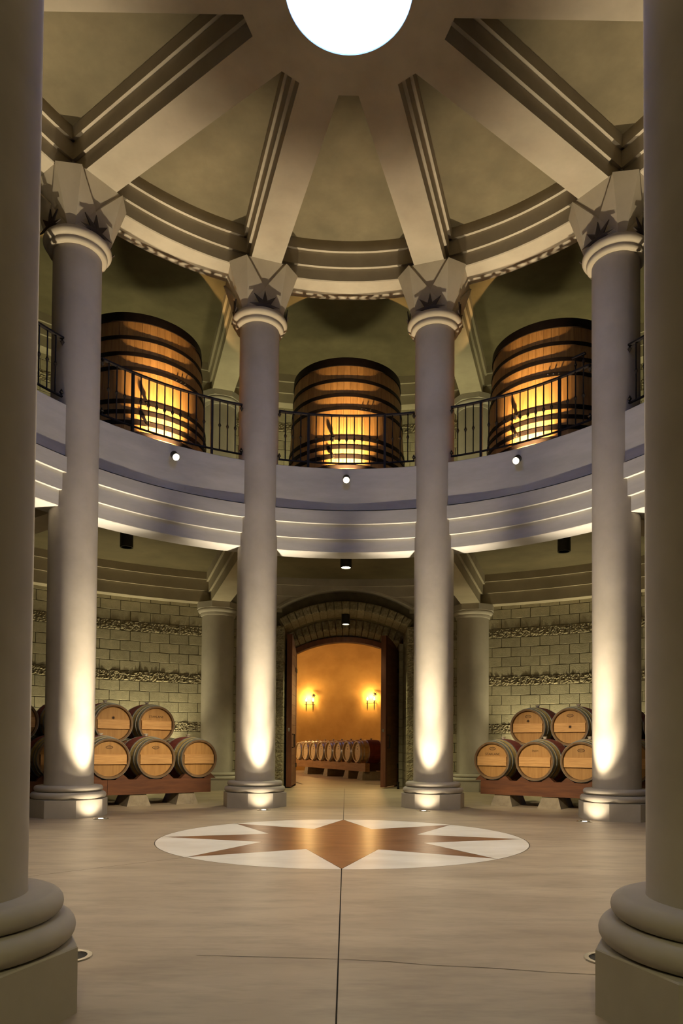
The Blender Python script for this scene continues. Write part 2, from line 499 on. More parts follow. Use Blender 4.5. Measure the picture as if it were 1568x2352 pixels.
# ------------------------------------------------------------------ mezzanine
Z0 = (0.894, 0.940, 0.991, 1.035)
ZF = 1.189
def build_mezzanine():
    m = empty('floor_mezzanine')
    tag(m, 'ring mezzanine floor with stepped pale fascia between the columns', kind='structure')
    a, b, c_, d = 0.957, 0.967, 0.977, 0.961
    prof = [(c_ + .002, Z0[0]), (c_, Z0[0] + .002), (c_, Z0[1]), (b, Z0[1]), (b, Z0[2]), (a, Z0[2]), (a, 1.036), (d + .006, 1.0372), (d + .006, 1.0405), (d, 1.0405),
            (d, ZF - .002), (d + .002, ZF), (1.10, ZF), (1.10, 1.05), (1.055 + ST, 1.05), (1.055 + ST, Z0[2]), (1.055, Z0[2]), (1.055, Z0[0])]
    fas = MB().sweep(prof, -18, 18, 30).mesh('fascia', 'stone_band')
    slab = MB().sweep([(1.08, Z0[3]), (2.1, Z0[3]), (2.1, ZF), (1.08, ZF)], -18, 18, 18).mesh('gallery_slab', 'plaster')
    beam = MB().prism(stepped(0.045, Z0), 1.0, 2.06, lambda u, v, w: (u, w, v)).mesh('gallery_beam', 'ceiling_stone')
    ow = 1.963
    op = [(2.06, Z0[0]), (ow, Z0[0]), (ow, .947), (ow - ST, .947), (ow - ST, 1.0), (ow - 2 * ST, 1.0), (ow - 2 * ST, 1.05), (2.06, 1.05)]
    cor = MB().sweep(op, -18, 18, 24).mesh('wall_cornice', 'ceiling_stone')
    for k in range(10):
        put('fascia', fas, m, rotz=-rad(36 * k))
        put('gallery_slab', slab, m, rotz=-rad(36 * k))
        put('gallery_beam', beam, m, rotz=-rad(18 + 36 * k))
        if k:
            put('wall_cornice', cor, m, rotz=-rad(36 * k))
    # the bay over the door: the cornice is cut to an arch
    hw, rise = 0.33, 0.0985
    rr = (hw * hw + rise * rise) / (2 * rise)
    cz = Z0[0] + rise - rr
    vs, fs = [], []
    n = 72
    def low(x):
        return cz + math.sqrt(rr * rr - x * x) if abs(x) < hw else Z0[0]
    steps = [(ow, None), (ow, .947), (ow - ST, .947), (ow - ST, 1.0), (ow - 2 * ST, 1.0), (ow - 2 * ST, 1.05), (2.06, 1.05), (2.06, None)]
    for i in range(n + 1):
        t = rad(-18 + 36 * i / n)
        for r, z in steps:
            x = ow * math.sin(t)
            lo = low(x)
            zz = lo if z is None else max(z, lo)
            vs.append((r * math.sin(t), r * math.cos(t), zz))
    q = len(steps)
    for i in range(n):
        for j in range(q):
            w = (j + 1) % q
            fs.append((i * q + j, i * q + w, (i + 1) * q + w, (i + 1) * q + j))
    put('wall_cornice', MB().add(vs, fs).mesh('arched_cornice', 'stone'), m)
    # thin pale strip lining the arched cut
    vs, fs = [], []
    for i, x in enumerate(arc(-hw, hw, 40)):
        y = math.sqrt(ow * ow - x * x)
        z = low(x * 0.9999)
        nx, nz = x / rr, (z - cz) / rr
        for (dy, dn) in ((-0.003, -0.004), (-0.003, 0.006), (0.07, 0.006), (0.07, -0.004)):
            vs.append((x + nx * dn, y + dy, z + nz * dn))
    for i in range(40):
        for j in range(4):
            w = (j + 1) % 4
            fs.append((i * 4 + j, i * 4 + w, (i + 1) * 4 + w, (i + 1) * 4 + j))
    put('arch_trim', MB().add(vs, fs).mesh('arch_trim', 'stone'), m)
build_mezzanine()

# ------------------------------------------------------------------ walls of concrete block
RW = 2.02
CH = 0.2055 / S
def rough_mesh(seed, w, h, d):
    rnd = random.Random(seed)
    nx, nz = 16, 9
    vs, fs = [], []
    for k in range(nz + 1):
        for i in range(nx + 1):
            e = min(i, nx - i, k, nz - k)
            push = 0.0 if e == 0 else (-0.008 + 0.034 * rnd.random() ** 1.4)
            jx = 0 if e == 0 else (rnd.random() - .5) * w / nx * .6
            jz = 0 if e == 0 else (rnd.random() - .5) * h / nz * .6
            vs.append((-w / 2 + w * i / nx + jx, -push, -h / 2 + h * k / nz + jz))
    for k in range(nz):
        for i in range(nx):
            a = k * (nx + 1) + i
            fs.append((a, a + 1, a + nx + 2)) if rnd.random() < .5 else fs.append((a, a + 1, a + nx + 2, a + nx + 1))
            if len(fs[-1]) == 3:
                fs.append((a, a + nx + 2, a + nx + 1))
    b = len(vs)
    vs += [(-w / 2, d, -h / 2), (w / 2, d, -h / 2), (w / 2, d, h / 2), (-w / 2, d, h / 2)]
    fs += [tuple(range(nx + 1)) + (b + 1, b)] + [tuple(nz * (nx + 1) + i for i in range(nx, -1, -1)) + (b + 3, b + 2)]
    fs += [tuple(k * (nx + 1) for k in range(nz, -1, -1)) + (b, b + 3)]
    fs += [tuple(k * (nx + 1) + nx for k in range(nz + 1)) + (b + 2, b + 1)]
    return MB(1).add(vs, fs).mesh('split_face_block', 'rough_block')

def smooth_mesh(w, h, d):
    e = 0.004
    vs, fs = [], []
    for (x, z, y) in ((w / 2 - e, h / 2 - e, 0), (w / 2, h / 2, e), (w / 2, h / 2, d)):
        vs += [(-x, y, -z), (x, y, -z), (x, y, z), (-x, y, z)]
    fs.append((0, 1, 2, 3))
    for r in (0, 4):
        for i in range(4):
            j = (i + 1) % 4
            fs.append((r + i, r + 4 + i, r + 4 + j, r + j))
    return MB(1).add(vs, fs).mesh('smooth_block', 'block')

BW, BHm = 0.4034, 0.2055
SMOOTH = smooth_mesh(BW - 0.010, BHm - 0.010, 0.05)
SMOOTH_HALF = smooth_mesh(BW / 2 - 0.010, BHm - 0.010, 0.05)
ROUGH = [rough_mesh(s, BW - 0.008, BHm - 0.008, 0.05) for s in range(5)]
ROUGH_HALF = rough_mesh(77, BW / 2 - 0.008, BHm - 0.008, 0.05)

AW, ARISE = 0.306, 0.085                    # doorway half width and arch rise
ACROWN = 0.889
AR = (AW * AW + ARISE * ARISE) / (2 * ARISE)
AZ = ACROWN - AR
def in_portal(x, z):
    if abs(x) < AW + 0.092 and z < ACROWN - ARISE + 0.03: return True
    return math.hypot(x, z - AZ) < AR + 0.046 and abs(x) < AW + 0.06

def build_walls():
    for k in range(10):
        side = {0: 'back', 1: 'back_right', 9: 'back_left', 2: 'right', 8: 'left', 3: 'front_right', 7: 'front_left',
                4: 'near_right', 6: 'near_left', 5: 'front'}[k]
        for up in (False, True):
            w = empty('wall_' + side + ('_upper' if up else ''))
            tag(w, 'curved %s wall of tan concrete block, %s bay' % ('mezzanine' if up else 'ground floor', side.replace('_', ' ')), kind='structure')
            z0, z1 = (ZF - .02, 2.06) if up else (-.01, 1.06)
            if k == 0 and not up:
                # backing with the arched opening
                vs, fs = [], []
                n = 80
                for i in range(n + 1):
                    t = rad(-18 + 36 * i / n)
                    x = RW * math.sin(t)
                    lo = AZ + math.sqrt(max(0, (AR + .02) ** 2 - x * x)) if abs(x) < AW + .012 else -.01
                    for r in (RW + .009, RW + .09):
                        vs += [(r * math.sin(t), r * math.cos(t), lo), (r * math.sin(t), r * math.cos(t), z1)]
                for i in range(n):
                    a, b = i * 4, i * 4 + 4
                    fs += [(a, b, b + 1, a + 1), (a + 2, a + 3, b + 3, b + 2), (a, a + 2, b + 2, b)]
                put('mortar_bed', MB().add(vs, fs).mesh('mortar_bed', 'mortar'), w)
            else:
                mb = MB().sweep([(RW + .009, z0), (RW + .09, z0), (RW + .09, z1), (RW + .009, z1)], -18, 18, 40)
                put('mortar_bed', mb.mesh('mortar_bed', 'mortar' if k in (0, 1, 9) else 'block'), w, rotz=-rad(36 * k))
            if k not in (0, 1, 9):
                continue
            nc = 16 if up else 20
            zb = ZF if up else 0.0
            for r in range(nc):
                rough = (r in (1, 6, 12)) if up else (r in (6, 11, 16))
                if up: rough = r in (3, 8, 13)
                off = 0.5 if r % 2 else 0.0
                items = [(i + 0.5 + off, False) for i in range(14 - (1 if off else 0))]
                if off: items += [(0.25, True), (13.75, True)]
                for p, half in items:
                    ang = -18 + 36 * p / 14
                    z = zb + (r + .5) * CH
                    if k == 0 and not up:
                        x = RW * math.sin(rad(ang))
                        hw = BW / S / (4 if half else 2)
                        if any(in_portal(x + sx * hw * .96, z + sz * CH * .48) for sx in (-1, 0, 1) for sz in (-1, 1)):
                            continue
                    a = 36 * k + ang
                    if rough:
                        me = ROUGH_HALF if half else ROUGH[random.randrange(5)]
                    else:
                        me = SMOOTH_HALF if half else SMOOTH
                    o = put('block', me, w, pol(a, RW + .0022 * random.random() * .3, z), rotz=-rad(a))
build_walls()

# ------------------------------------------------------------------ door portal
def arch_piece(r0, r1, t0, t1, y0, y1, cz, z_shift_back=0.0, gap=0.0016, rough=0, n=3):
    """one voussoir between radii and angles (degrees from vertical), extruded in y"""
    vs, fs = [], []
    g = gap / r0 * 57.3
    ts = arc(t0 + g, t1 - g, n)
    for y, sh in ((y0, 0.0), (y1, z_shift_back)):
        for t in ts:
            for r in (r0 + sh, r1):
                vs.append((r * math.sin(rad(t)), y, cz + r * math.cos(rad(t))))
    m = 2 * (n + 1)
    for i in range(n):
        a = 2 * i
        fs += [(a, a + 2, a + 3, a + 1), (m + a, m + a + 1, m + a + 3, m + a + 2), (a, m + a, m + a + 2, a + 2), (a + 1, a + 3, m + a + 3, m + a + 1)]
    fs += [(0, 1, m + 1, m), (2 * n, m + 2 * n, m + 2 * n + 1, 2 * n + 1)]
    if rough:
        rnd = random.Random(rough)
        b = len(vs)
        cx = sum(v[0] for v in vs[:m]) / m
        czz = sum(v[2] for v in vs[:m]) / m
        inner = []
        for i in range(m):
            vs.append((cx + (vs[i][0] - cx) * .7, y0 - .002 - .005 * rnd.random(), czz + (vs[i][2] - czz) * .7))
        for i in range(n):
            a = 2 * i
            fs.remove((a, a + 2, a + 3, a + 1))
            fs.append((b + a, b + a + 2, b + a + 3, b + a + 1))
        loop = [2 * i for i in range(n + 1)] + [2 * i + 1 for i in range(n, -1, -1)]
        for i in range(len(loop)):
            p, q = loop[i], loop[(i + 1) % len(loop)]
            fs.append((p, q, b + q, b + p))
    return MB().add(vs, fs)

PY0, PY1, PY2 = 1.975, 2.24, 2.305
def build_portal():
    p = tag(empty('trim_1'), 'arched block portal of split-face voussoirs around the double door', kind='structure')
    half = math.degrees(math.asin(AW / AR))
    n = 17
    for i in range(n):
        t0, t1 = -half + 2 * half * i / n, -half + 2 * half * (i + 1) / n
        put('voussoir', arch_piece(AR, AR + .0437, t0, t1, PY0, PY1 + .02, AZ, .004, rough=11 + i).mesh('voussoir', 'rough_block'), p)
    # inner ring, narrower and lower
    a2, c2, rise2 = 0.287, 0.838, 0.075
    r2 = (a2 * a2 + rise2 * rise2) / (2 * rise2)
    z2 = c2 - r2
    h2 = math.degrees(math.asin(a2 / r2))
    for i in range(n):
        t0, t1 = -h2 + 2 * h2 * i / n, -h2 + 2 * h2 * (i + 1) / n
        put('inner_voussoir', arch_piece(r2, r2 + .055, t0, t1, PY1, PY2 + .05, z2, -.032, rough=51 + i).mesh('inner_voussoir', 'rough_block'), p)
    spring = ACROWN - ARISE
    nj = 18
    ch = (spring + 0.004) / nj
    for s in (-1, 1):
        for j in range(nj):
            zc = (j + .5) * ch
            wd = 0.0906 if j % 2 else 0.0906
            me = rough_mesh(200 + j * 2 + s, wd * S - .008, ch * S - .008, (PY1 - PY0) * S)
            put('jamb_block', me, p, (s * (AW + wd / 2) * S, PY0 * S, zc * S))
            me2 = MB().box(s * a2, s * (AW + .02), PY1, PY2 + .05, zc - ch / 2 + .001, zc + ch / 2 - .001).mesh('inner_jamb_block', 'block')
            if j < 17: put('inner_jamb_block', me2, p)
    # mortar core behind the joints
    for s in (-1, 1):
        put('mortar_core', MB().box(s * (AW + .004), s * (AW + .085), PY0 + .006, PY2 + .04, 0, spring).mesh('mortar_core', 'mortar'), p)
    put('mortar_core', arch_piece(AR + .003, AR + .040, -half - 1, half + 1, PY0 + .006, PY1 + .01, AZ, n=24).mesh('mortar_core', 'mortar'), p)
    # timber frame
    a3, c3, rise3 = 0.2655, 0.780, 0.064
    r3 = (a3 * a3 + rise3 * rise3) / (2 * rise3)
    z3 = c3 - r3
    h3 = math.degrees(math.asin(a3 / r3))
    f = tag(empty('trim_2'), 'dark wooden arched door frame', kind='structure')
    put('frame_head', arch_piece(r3, r3 + .027, -h3, h3, PY2, PY2 + .03, z3, n=28).mesh('frame_head', 'door_wood'), f)
    for s in (-1, 1):
        put('frame_post', MB().box(s * a3, s * (a3 + .026), PY2, PY2 + .03, 0.0, c3 - rise3 + .02).mesh('frame_post', 'door_wood'), f)
    return r3, z3
FR, FZ = build_portal()

def build_door(name, label, hinge, free_dir, swing_sign):
    """leaf built flat: u from hinge to free edge, thickness along v, z up; then stood at the hinge"""
    W = 0.262
    th = 0.026
    d = empty(name, (hinge[0] * S, hinge[1] * S, 0), math.atan2(free_dir[1], free_dir[0]))
    tag(d, label, kind='structure')
    def top(u):
        x = 0.2655 - u
        return FZ + math.sqrt((FR - .003) ** 2 - x * x)
    nz = 15
    zs = [0.008 + (0.79 - 0.008) * i / nz for i in range(nz + 1)]
    for i in range(nz):
        z0, z1 = zs[i] + .0007, zs[i + 1] - .0007
        us = arc(0.004, W - .030, 14)
        pts = [(u, min(z1, top(u))) for u in us if top(u) > z0 + .001]
        if len(pts) < 2: continue
        poly = [(pts[0][0], z0)] + [(pts[-1][0], z0)] + pts[::-1]
        me = MB().prism(poly, -th * .40, th * .40, lambda u, v, w: (u, w, v)).mesh('plank', 'door_plank')
        put('plank', me, d)
    core = [(0.002, .007), (W - .012, .007)] + [(u, top(u) - .001) for u in arc(W - .012, .002, 14)]
    put('core', MB().prism(core, -th * .34, th * .34, lambda u, v, w: (u, w, v)).mesh('core', 'door_wood'), d)
    st = [(W - .030, .006), (W, .006), (W, top(W)), (W - .030, top(W - .030))]
    fst = put('stile', MB().prism(st, -th * .5, th * .5, lambda u, v, w: (u, w, v)).mesh('stile', 'door_wood'), d)
    hs = [(0, .006), (.016, .006), (.016, top(.016)), (0, top(0))]
    put('stile', MB().prism(hs, -th * .45, th * .45, lambda u, v, w: (u, w, v)).mesh('stile', 'door_wood'), d)
    for s in (-1, 1):
        y = s * (th * .5 + .010)
        pts = [(W - .040, s * th * .4, .205), (W - .040, y, .205), (W - .040, y, .272), (W - .040, s * th * .4, .272)]
        put('pull_handle', MB().tube(pts, .0028, 8).mesh('pull_handle', 'iron'), d)
        put('kick_plate', MB().box(.02, W - .032, s * th * .44 - .0015, s * th * .44 + .0015, .012, .115).mesh('kick_plate', 'door_plank'), d)
    for z in (.11, .62):
        put('hinge', MB().box(-.022, .05, -th * .52, -th * .44, z - .011, z + .011).mesh('hinge', 'iron'), d)
        put('hinge', MB().box(-.022, .05, th * .44, th * .52, z - .011, z + .011).mesh('hinge', 'iron'), d)
    put('lock_plate', MB().box(W, W + .0012, -.004, .004, .285, .302).mesh('lock_plate', 'chrome'), fst)
    return d
build_door('door_1', 'reddish wooden plank door leaf standing open beside the warm lit barrel room, left of pair', (-0.276, 2.305), (-0.006, -0.262), 1)
build_door('door_2', 'dark wooden plank door leaf angled open beside the grey block jamb, right of pair', (0.2855, 2.305), (-0.092, -0.245), -1)
tag(put('door_stop', MB(1).tube([(0, 0, 0), (0, 0, .1), (0, 0, .16)], [.03, .022, .034], 10).mesh('door_stop', 'iron'), None,
        (0.268 * S, 2.02 * S, 0)), 'small black iron door stop on the floor by the open door', 'door stop')

# ------------------------------------------------------------------ barrel room behind the door
def build_room():
    w = tag(empty('wall_barrel_room'), 'ochre plastered apse wall and dome of the barrel room', kind='structure')
    cy, R2 = 3.70, 1.20
    prof = [(R2, -.01), (R2, .55)] + [(R2 * math.cos(t), .55 + .72 * math.sin(t)) for t in [math.pi / 2 * i / 14 for i in range(1, 14)]] + [(0.0005, 1.27)]
    vs, fs = [], []
    n = len(prof)
    seg = 72
    for s in range(seg + 1):
        t = rad(-115 + 230 * s / seg)
        vs += [(r * math.sin(t), cy + r * math.cos(t), z) for r, z in prof]
    for s in range(seg):
        for i in range(n - 1):
            fs.append((s * n + i, s * n + i + 1, (s + 1) * n + i + 1, (s + 1) * n + i))
    put('apse', MB().add(vs, fs).mesh('apse', 'ochre', True), w)
    # front wall of that room, around the opening
    y0, y1 = 2.345, 2.40
    put('front_wall', MB().box(-1.5, -.287, y0, y1, -.01, 1.0).mesh('front_wall', 'ochre'), w)
    put('front_wall', MB().box(.287, 1.5, y0, y1, -.01, 1.0).mesh('front_wall', 'ochre'), w)
    vs, fs = [], []
    for i, x in enumerate(arc(-.287, .287, 30)):
        z = FZ + math.sqrt((FR + .006) ** 2 - x * x)
        vs += [(x, y0, z), (x, y0, 1.0), (x, y1, z), (x, y1, 1.0)]
    for i in range(30):
        a, b = 4 * i, 4 * i + 4
        fs += [(a, b, b + 1, a + 1), (a + 2, a + 3, b + 3, b + 2), (a, a + 2, b + 2, b)]
    put('front_wall', MB().add(vs, fs).mesh('front_wall', 'ochre'), w)
    put('front_wall', MB().box(-1.5, 1.5, y0, y1, 1.0, 1.35).mesh('front_wall', 'ochre'), w)
    for s in (-1, 1):   # side returns from the front wall to the apse
        put('side_wall', MB().box(s * 1.09, s * 1.5, 2.34, 3.25, -.01, 1.35).mesh('side_wall', 'ochre'), w)
    put('room_ceiling', MB().box(-1.5, 1.5, 2.34, 3.35, 1.02, 1.35).mesh('room_ceiling', 'ochre'), w)
build_room()

# ------------------------------------------------------------------ columns
def build_column_meshes():
    m = {}
    pc = [(0.1106 * math.sin(rad(22.5 + 45 * i)), 0.1106 * math.cos(rad(22.5 + 45 * i))) for i in range(8)]
    e = .0012
    mb = MB()
    vs = []
    for k, z in ((1, 0), (1, .0507 - e), (1 - e / .1106, .0507)):
        vs += [(x * k, y * k, z) for x, y in pc]
    fs = [tuple(range(7, -1, -1)), tuple(range(16, 24))]
    for r in (0, 8):
        fs += [(r + i, r + (i + 1) % 8, r + 8 + (i + 1) % 8, r + 8 + i) for i in range(8)]
    m['plinth'] = mb.add(vs, fs).mesh('plinth', 'stone')
    def torus(r, z0, z1, rin):
        h = (z1 - z0) / 2
        prof = [(rin, z0)] + [(r - h + h * math.cos(t), (z0 + z1) / 2 + h * math.sin(t)) for t in [-math.pi / 2 + math.pi * i / 12 for i in range(13)]] + [(rin, z1)]
        return MB().lathe(prof, 64)
    m['lower_torus'] = torus(.1045, .0507, .0712, .05).mesh('lower_torus', 'stone', True)
    m['upper_torus'] = torus(.0953, .0712, .0897, .05).mesh('upper_torus', 'stone', True)
    m['shaft'] = MB().lathe([(.0692, .0880), (.0687, .094), (.0687, .9), (.0688, 1.665), (.0692, 1.672)], 64).mesh('shaft', 'stone', True)
    h = .0135
    prof = [(.05, 1.664), (.0795, 1.664), (.0830, 1.6665), (.0842, 1.672), (.0838, 1.6785), (.0855, 1.680)]
    prof += [(.0968 - .0125 + .0125 * math.cos(t), 1.6925 + .0125 * math.sin(t)) for t in [-math.pi / 2 + math.pi * i / 10 for i in range(11)]] + [(.05, 1.705)]
    m['collar'] = MB().lathe(prof, 64).mesh('collar', 'ceiling_stone', True, 50)
    # capital
    def pt(r, a, z): return (r * math.sin(rad(a)), r * math.cos(rad(a)), z)
    vs, fs = [], []
    def addf(pts):
        b = len(vs); vs.extend(pts); fs.append(tuple(range(b, b + len(pts))))
    zt = 1.849
    rt = math.hypot(.119, .068); at = math.degrees(math.atan2(.068, .119))
    ri = math.hypot(.1135, .0625); ai = math.degrees(math.atan2(.0625, .1135))
    for q in range(4):
        o = 90 * q
        B1, B2 = pt(.0885, o + 38, 1.703), pt(.0885, o + 52, 1.703)
        T1, T2 = pt(rt, o + at, zt), pt(rt, o + 90 - at, zt)
        Za, Zb = pt(.085, o, 1.703), pt(.085, o + 90, 1.703)
        Aa, Ab = pt(.0875, o, 1.770), pt(.0875, o + 90, 1.770)
        addf([B1, B2, T2, T1])
        addf([B1, T1, Aa]); addf([Za, B1, Aa])
        addf([B2, Ab, T2]); addf([B2, Zb, Ab])
        # recessed triangle under the beam
        Ai = pt(.0815, o, 1.774)
        I1, I2 = pt(ri, o + ai, zt), pt(ri, o - ai, zt)
        T2p = pt(rt, o - at, zt)
        addf([Aa, T1, I1, Ai]); addf([Aa, Ai, I2, T2p]); addf([Ai, I1, I2])
    top = []
    for q in range(4):
        o = 90 * q
        top += [pt(ri, o - ai, zt), pt(ri, o + ai, zt), pt(rt, o + at, zt), pt(rt, o + 90 - at, zt)]
    addf(top)
    addf([pt(.0885, 22.5 * i, 1.703) for i in range(15, -1, -1)])
    m['capital'] = MB().add(vs, fs).mesh('capital', 'ceiling_stone')
    # pier above the capital, between the beams
    m['impost'] = MB().box(-.06, .06, -.06, .06, 1.8485, 1.99).mesh('impost', 'ceiling_stone')
    # eight-pointed star ornament
    sp = [(.030, -.003), (-.030, -.003)]
    for i in range(-2, 3):
        sp.append((.053 * math.sin(rad(45 * i)), max(0.0, .053 * math.cos(rad(45 * i)))))
        if i < 2: sp.append((.021 * math.sin(rad(45 * i + 22.5)), .021 * math.cos(rad(45 * i + 22.5))))
    n = len(sp)
    vs = [(x, -.0035, z) for x, z in sp] + [(x, 0.0, z) for x, z in sp] + [(0, -.005, .005), (0, 0, .005)]
    fs = []
    for i in range(n):
        j = (i + 1) % n
        fs += [(i, j, 2 * n), (n + j, n + i, 2 * n + 1), (i, n + i, n + j, j)]
    m['star_ornament'] = MB().add(vs, fs).mesh('star_ornament', 'bronze')
    return m
CM = build_column_meshes()
COLUMN_LABELS = {
    -18: 'pale column lit from below, just left of the open doorway',
    18: 'pale column lit from below, just right of the open doorway',
    -54: 'pale column with bluish shaft between barrels at far left, second from picture edge',
    54: 'pale column lit from below at far right, in front of barrel rack end',
    -162: 'huge shadowed foreground column cut off by left picture edge',
    162: 'huge shadowed foreground column cut off by right picture edge',
    -90: 'column outside the frame on the left, next to the bluish column',
    90: 'column outside the frame on the right, next to the barrel rack column',
    -126: 'column outside the frame on the left, next to the shadowed foreground column',
    126: 'column outside the frame on the right, next to the shadowed foreground column',
}
def build_columns():
    for a, label in COLUMN_LABELS.items():
        c = tag(empty('rotunda_column', pol(a, 1.0), -rad(a)), label, 'column', 'ring of rotunda columns', 'thing')
        for part in ('plinth', 'lower_torus', 'upper_torus', 'shaft', 'collar', 'capital', 'impost'):
            put(part, CM[part], c)
        for q in range(4):
            t = rad(90 * q)
            r = .0885 * S
            put('star_ornament', CM['star_ornament'], c, (-r * math.sin(t) * -1, -r * math.cos(t), 1.7055 * S), rotz=t)
build_columns()

def build_wall_columns():
    def parts(z0, z1):
        r = .0765
        pc = [(0.1165 * math.sin(rad(22.5 + 45 * i)), 0.1165 * math.cos(rad(22.5 + 45 * i))) for i in range(8)]
        def octo(k, a, b): return MB().prism([(x * k, y * k) for x, y in pc], a, b, lambda u, v, w: (u, v, w))
        def tor(rr, a, b):
            h = (b - a) / 2
            return MB().lathe([(.05, a)] + [(rr - h + h * math.cos(t), (a + b) / 2 + h * math.sin(t)) for t in [-math.pi / 2 + math.pi * i / 8 for i in range(9)]] + [(.05, b)], 48)
        out = [('plinth', octo(1.0, z0, z0 + .048).mesh('wall_plinth', 'stone')),
               ('lower_torus', tor(.108, z0 + .048, z0 + .066).mesh('wall_torus', 'stone', True)),
               ('upper_torus', tor(.098, z0 + .066, z0 + .083).mesh('wall_torus', 'stone', True)),
               ('shaft', MB().lathe([(r, z0 + .08), (r, z1 - .055)], 48).mesh('wall_shaft', 'stone', True)),
               ('collar', MB().lathe([(.06, z1 - .060), (.081, z1 - .060), (.084, z1 - .053), (.084, z1 - .046), (.090, z1 - .044), (.096, z1 - .036), (.096, z1 - .030), (.092, z1 - .025), (.05, z1 - .025)], 48).mesh('wall_collar', 'stone', True)),
               ('abacus', octo(.92, z1 - .027, z1 + .002).mesh('wall_abacus', 'stone'))]
        return out
    lo, hi = parts(0, .892), parts(ZF, 1.906)
    names = {-18: 'left of the doorway', 18: 'right of the doorway', -54: 'at the far left bay', 54: 'at the far right bay'}
    for a, nm in names.items():
        for ps, fl in ((lo, 'ground floor'), (hi, 'mezzanine')):
            z = 0
            c = tag(empty('wall_pilaster_column', pol(a, 2.005), -rad(a)), 'engaged round column on the %s block wall, %s' % (fl, nm), 'column', 'engaged wall columns', 'thing')
            for n, me in ps:
                put(n, me, c)
build_wall_columns()

# ------------------------------------------------------------------ railings on the mezzanine
def build_railings():
    rr = 0.968
    zt, zb = 1.380, 1.2095
    hw = 14.2
    def band(z0, z1, w):
        return [(rr - w, z0), (rr + w, z0), (rr + w, z1), (rr - w, z1)]
    top = MB().sweep(band(zt - .0028, zt + .0025, .0052), -hw, hw, 32).mesh('top_rail', 'iron')
    bot = MB().sweep(band(zb - .002, zb + .002, .0035), -hw, hw, 32).mesh('bottom_rail', 'iron')
    h = (zt - zb) * S
    kz = h * .5
    b = MB(1)
    b.tube([(0, 0, 0), (0, 0, kz - .035)], .0095, 6)
    b.tube([(0, 0, kz - .037), (0, 0, kz - .022), (0, 0, kz), (0, 0, kz + .022), (0, 0, kz + .037)], [.010, .014, .024, .014, .010], 8)
    b.tube([(0, 0, kz + .035), (0, 0, h)], .0095, 6)
    bal = b.mesh('baluster', 'iron')
    post = MB(1).box(-.018, .018, -.018, .018, -(zb - ZF) * S, h).mesh('post', 'iron')
    bracket = MB(1).tube([(0, 0, 0), (0, 0, -.03), (0, 0, -.05), (0, 0, -.07), (0, 0, -.10)], [.008, .011, .028, .018, .002], 8).mesh('leaf_finial', 'iron')
    names = {0: 'in front of the middle vat above the doorway', -36: 'in front of the vat left of centre',
             36: 'in front of the vat right of centre', -72: 'at the far left behind the foreground column',
             72: 'at the far right behind the foreground column'}
    for a, nm in names.items():
        r = tag(empty('iron_railing', pol(a, rr, ZF), -rad(a)), 'black wrought iron balcony railing ' + nm, 'railing', 'mezzanine railings')
        base = Vector((0, -rr * S, -ZF * S))
        tr = put('top_rail', top, r, base)
        br = put('bottom_rail', bot, r, base)
        for i in range(-8, 9):
            t = rad(i * 1.60)
            loc = (rr * S * math.sin(t), rr * S * (math.cos(t) - 1), (zb - ZF) * S)
            if abs(i) == 5: put('post', post, r, loc, rotz=-t)
            else: put('baluster', bal, r, loc, rotz=-t)
        if a == 36:
            up = .043
            put('raised_rail', MB().sweep(band(zt + up - .0028, zt + up + .0025, .0052), 10.6, 13.2, 6).mesh('raised_rail', 'iron'), r, base)
            for i in (7, 8):
                t = rad(i * 1.60)
                bb = MB(1).tube([(0, 0, 0), (0, 0, up * S)], .0095, 6)
                bb.tube([(0, 0, .05), (0, 0, .065), (0, 0, .087), (0, 0, .109), (0, 0, .124)], [.010, .014, .024, .014, .010], 8)
                put('raised_baluster', bb.mesh('raised_baluster', 'iron'), r, (rr * S * math.sin(t), rr * S * (math.cos(t) - 1), (zt - ZF) * S))
        for s in (-1, 1):
            t = rad(s * (hw - .15))
            x, y = rr * S * math.sin(t), rr * S * (math.cos(t) - 1)
            put('leaf_finial', bracket, tr, Vector((x, y, (zt - ZF) * S)) - base)
            put('leaf_finial', bracket, br, Vector((x, y, (zb - ZF) * S)) - base, rot=(math.pi, 0, 0))
build_railings()

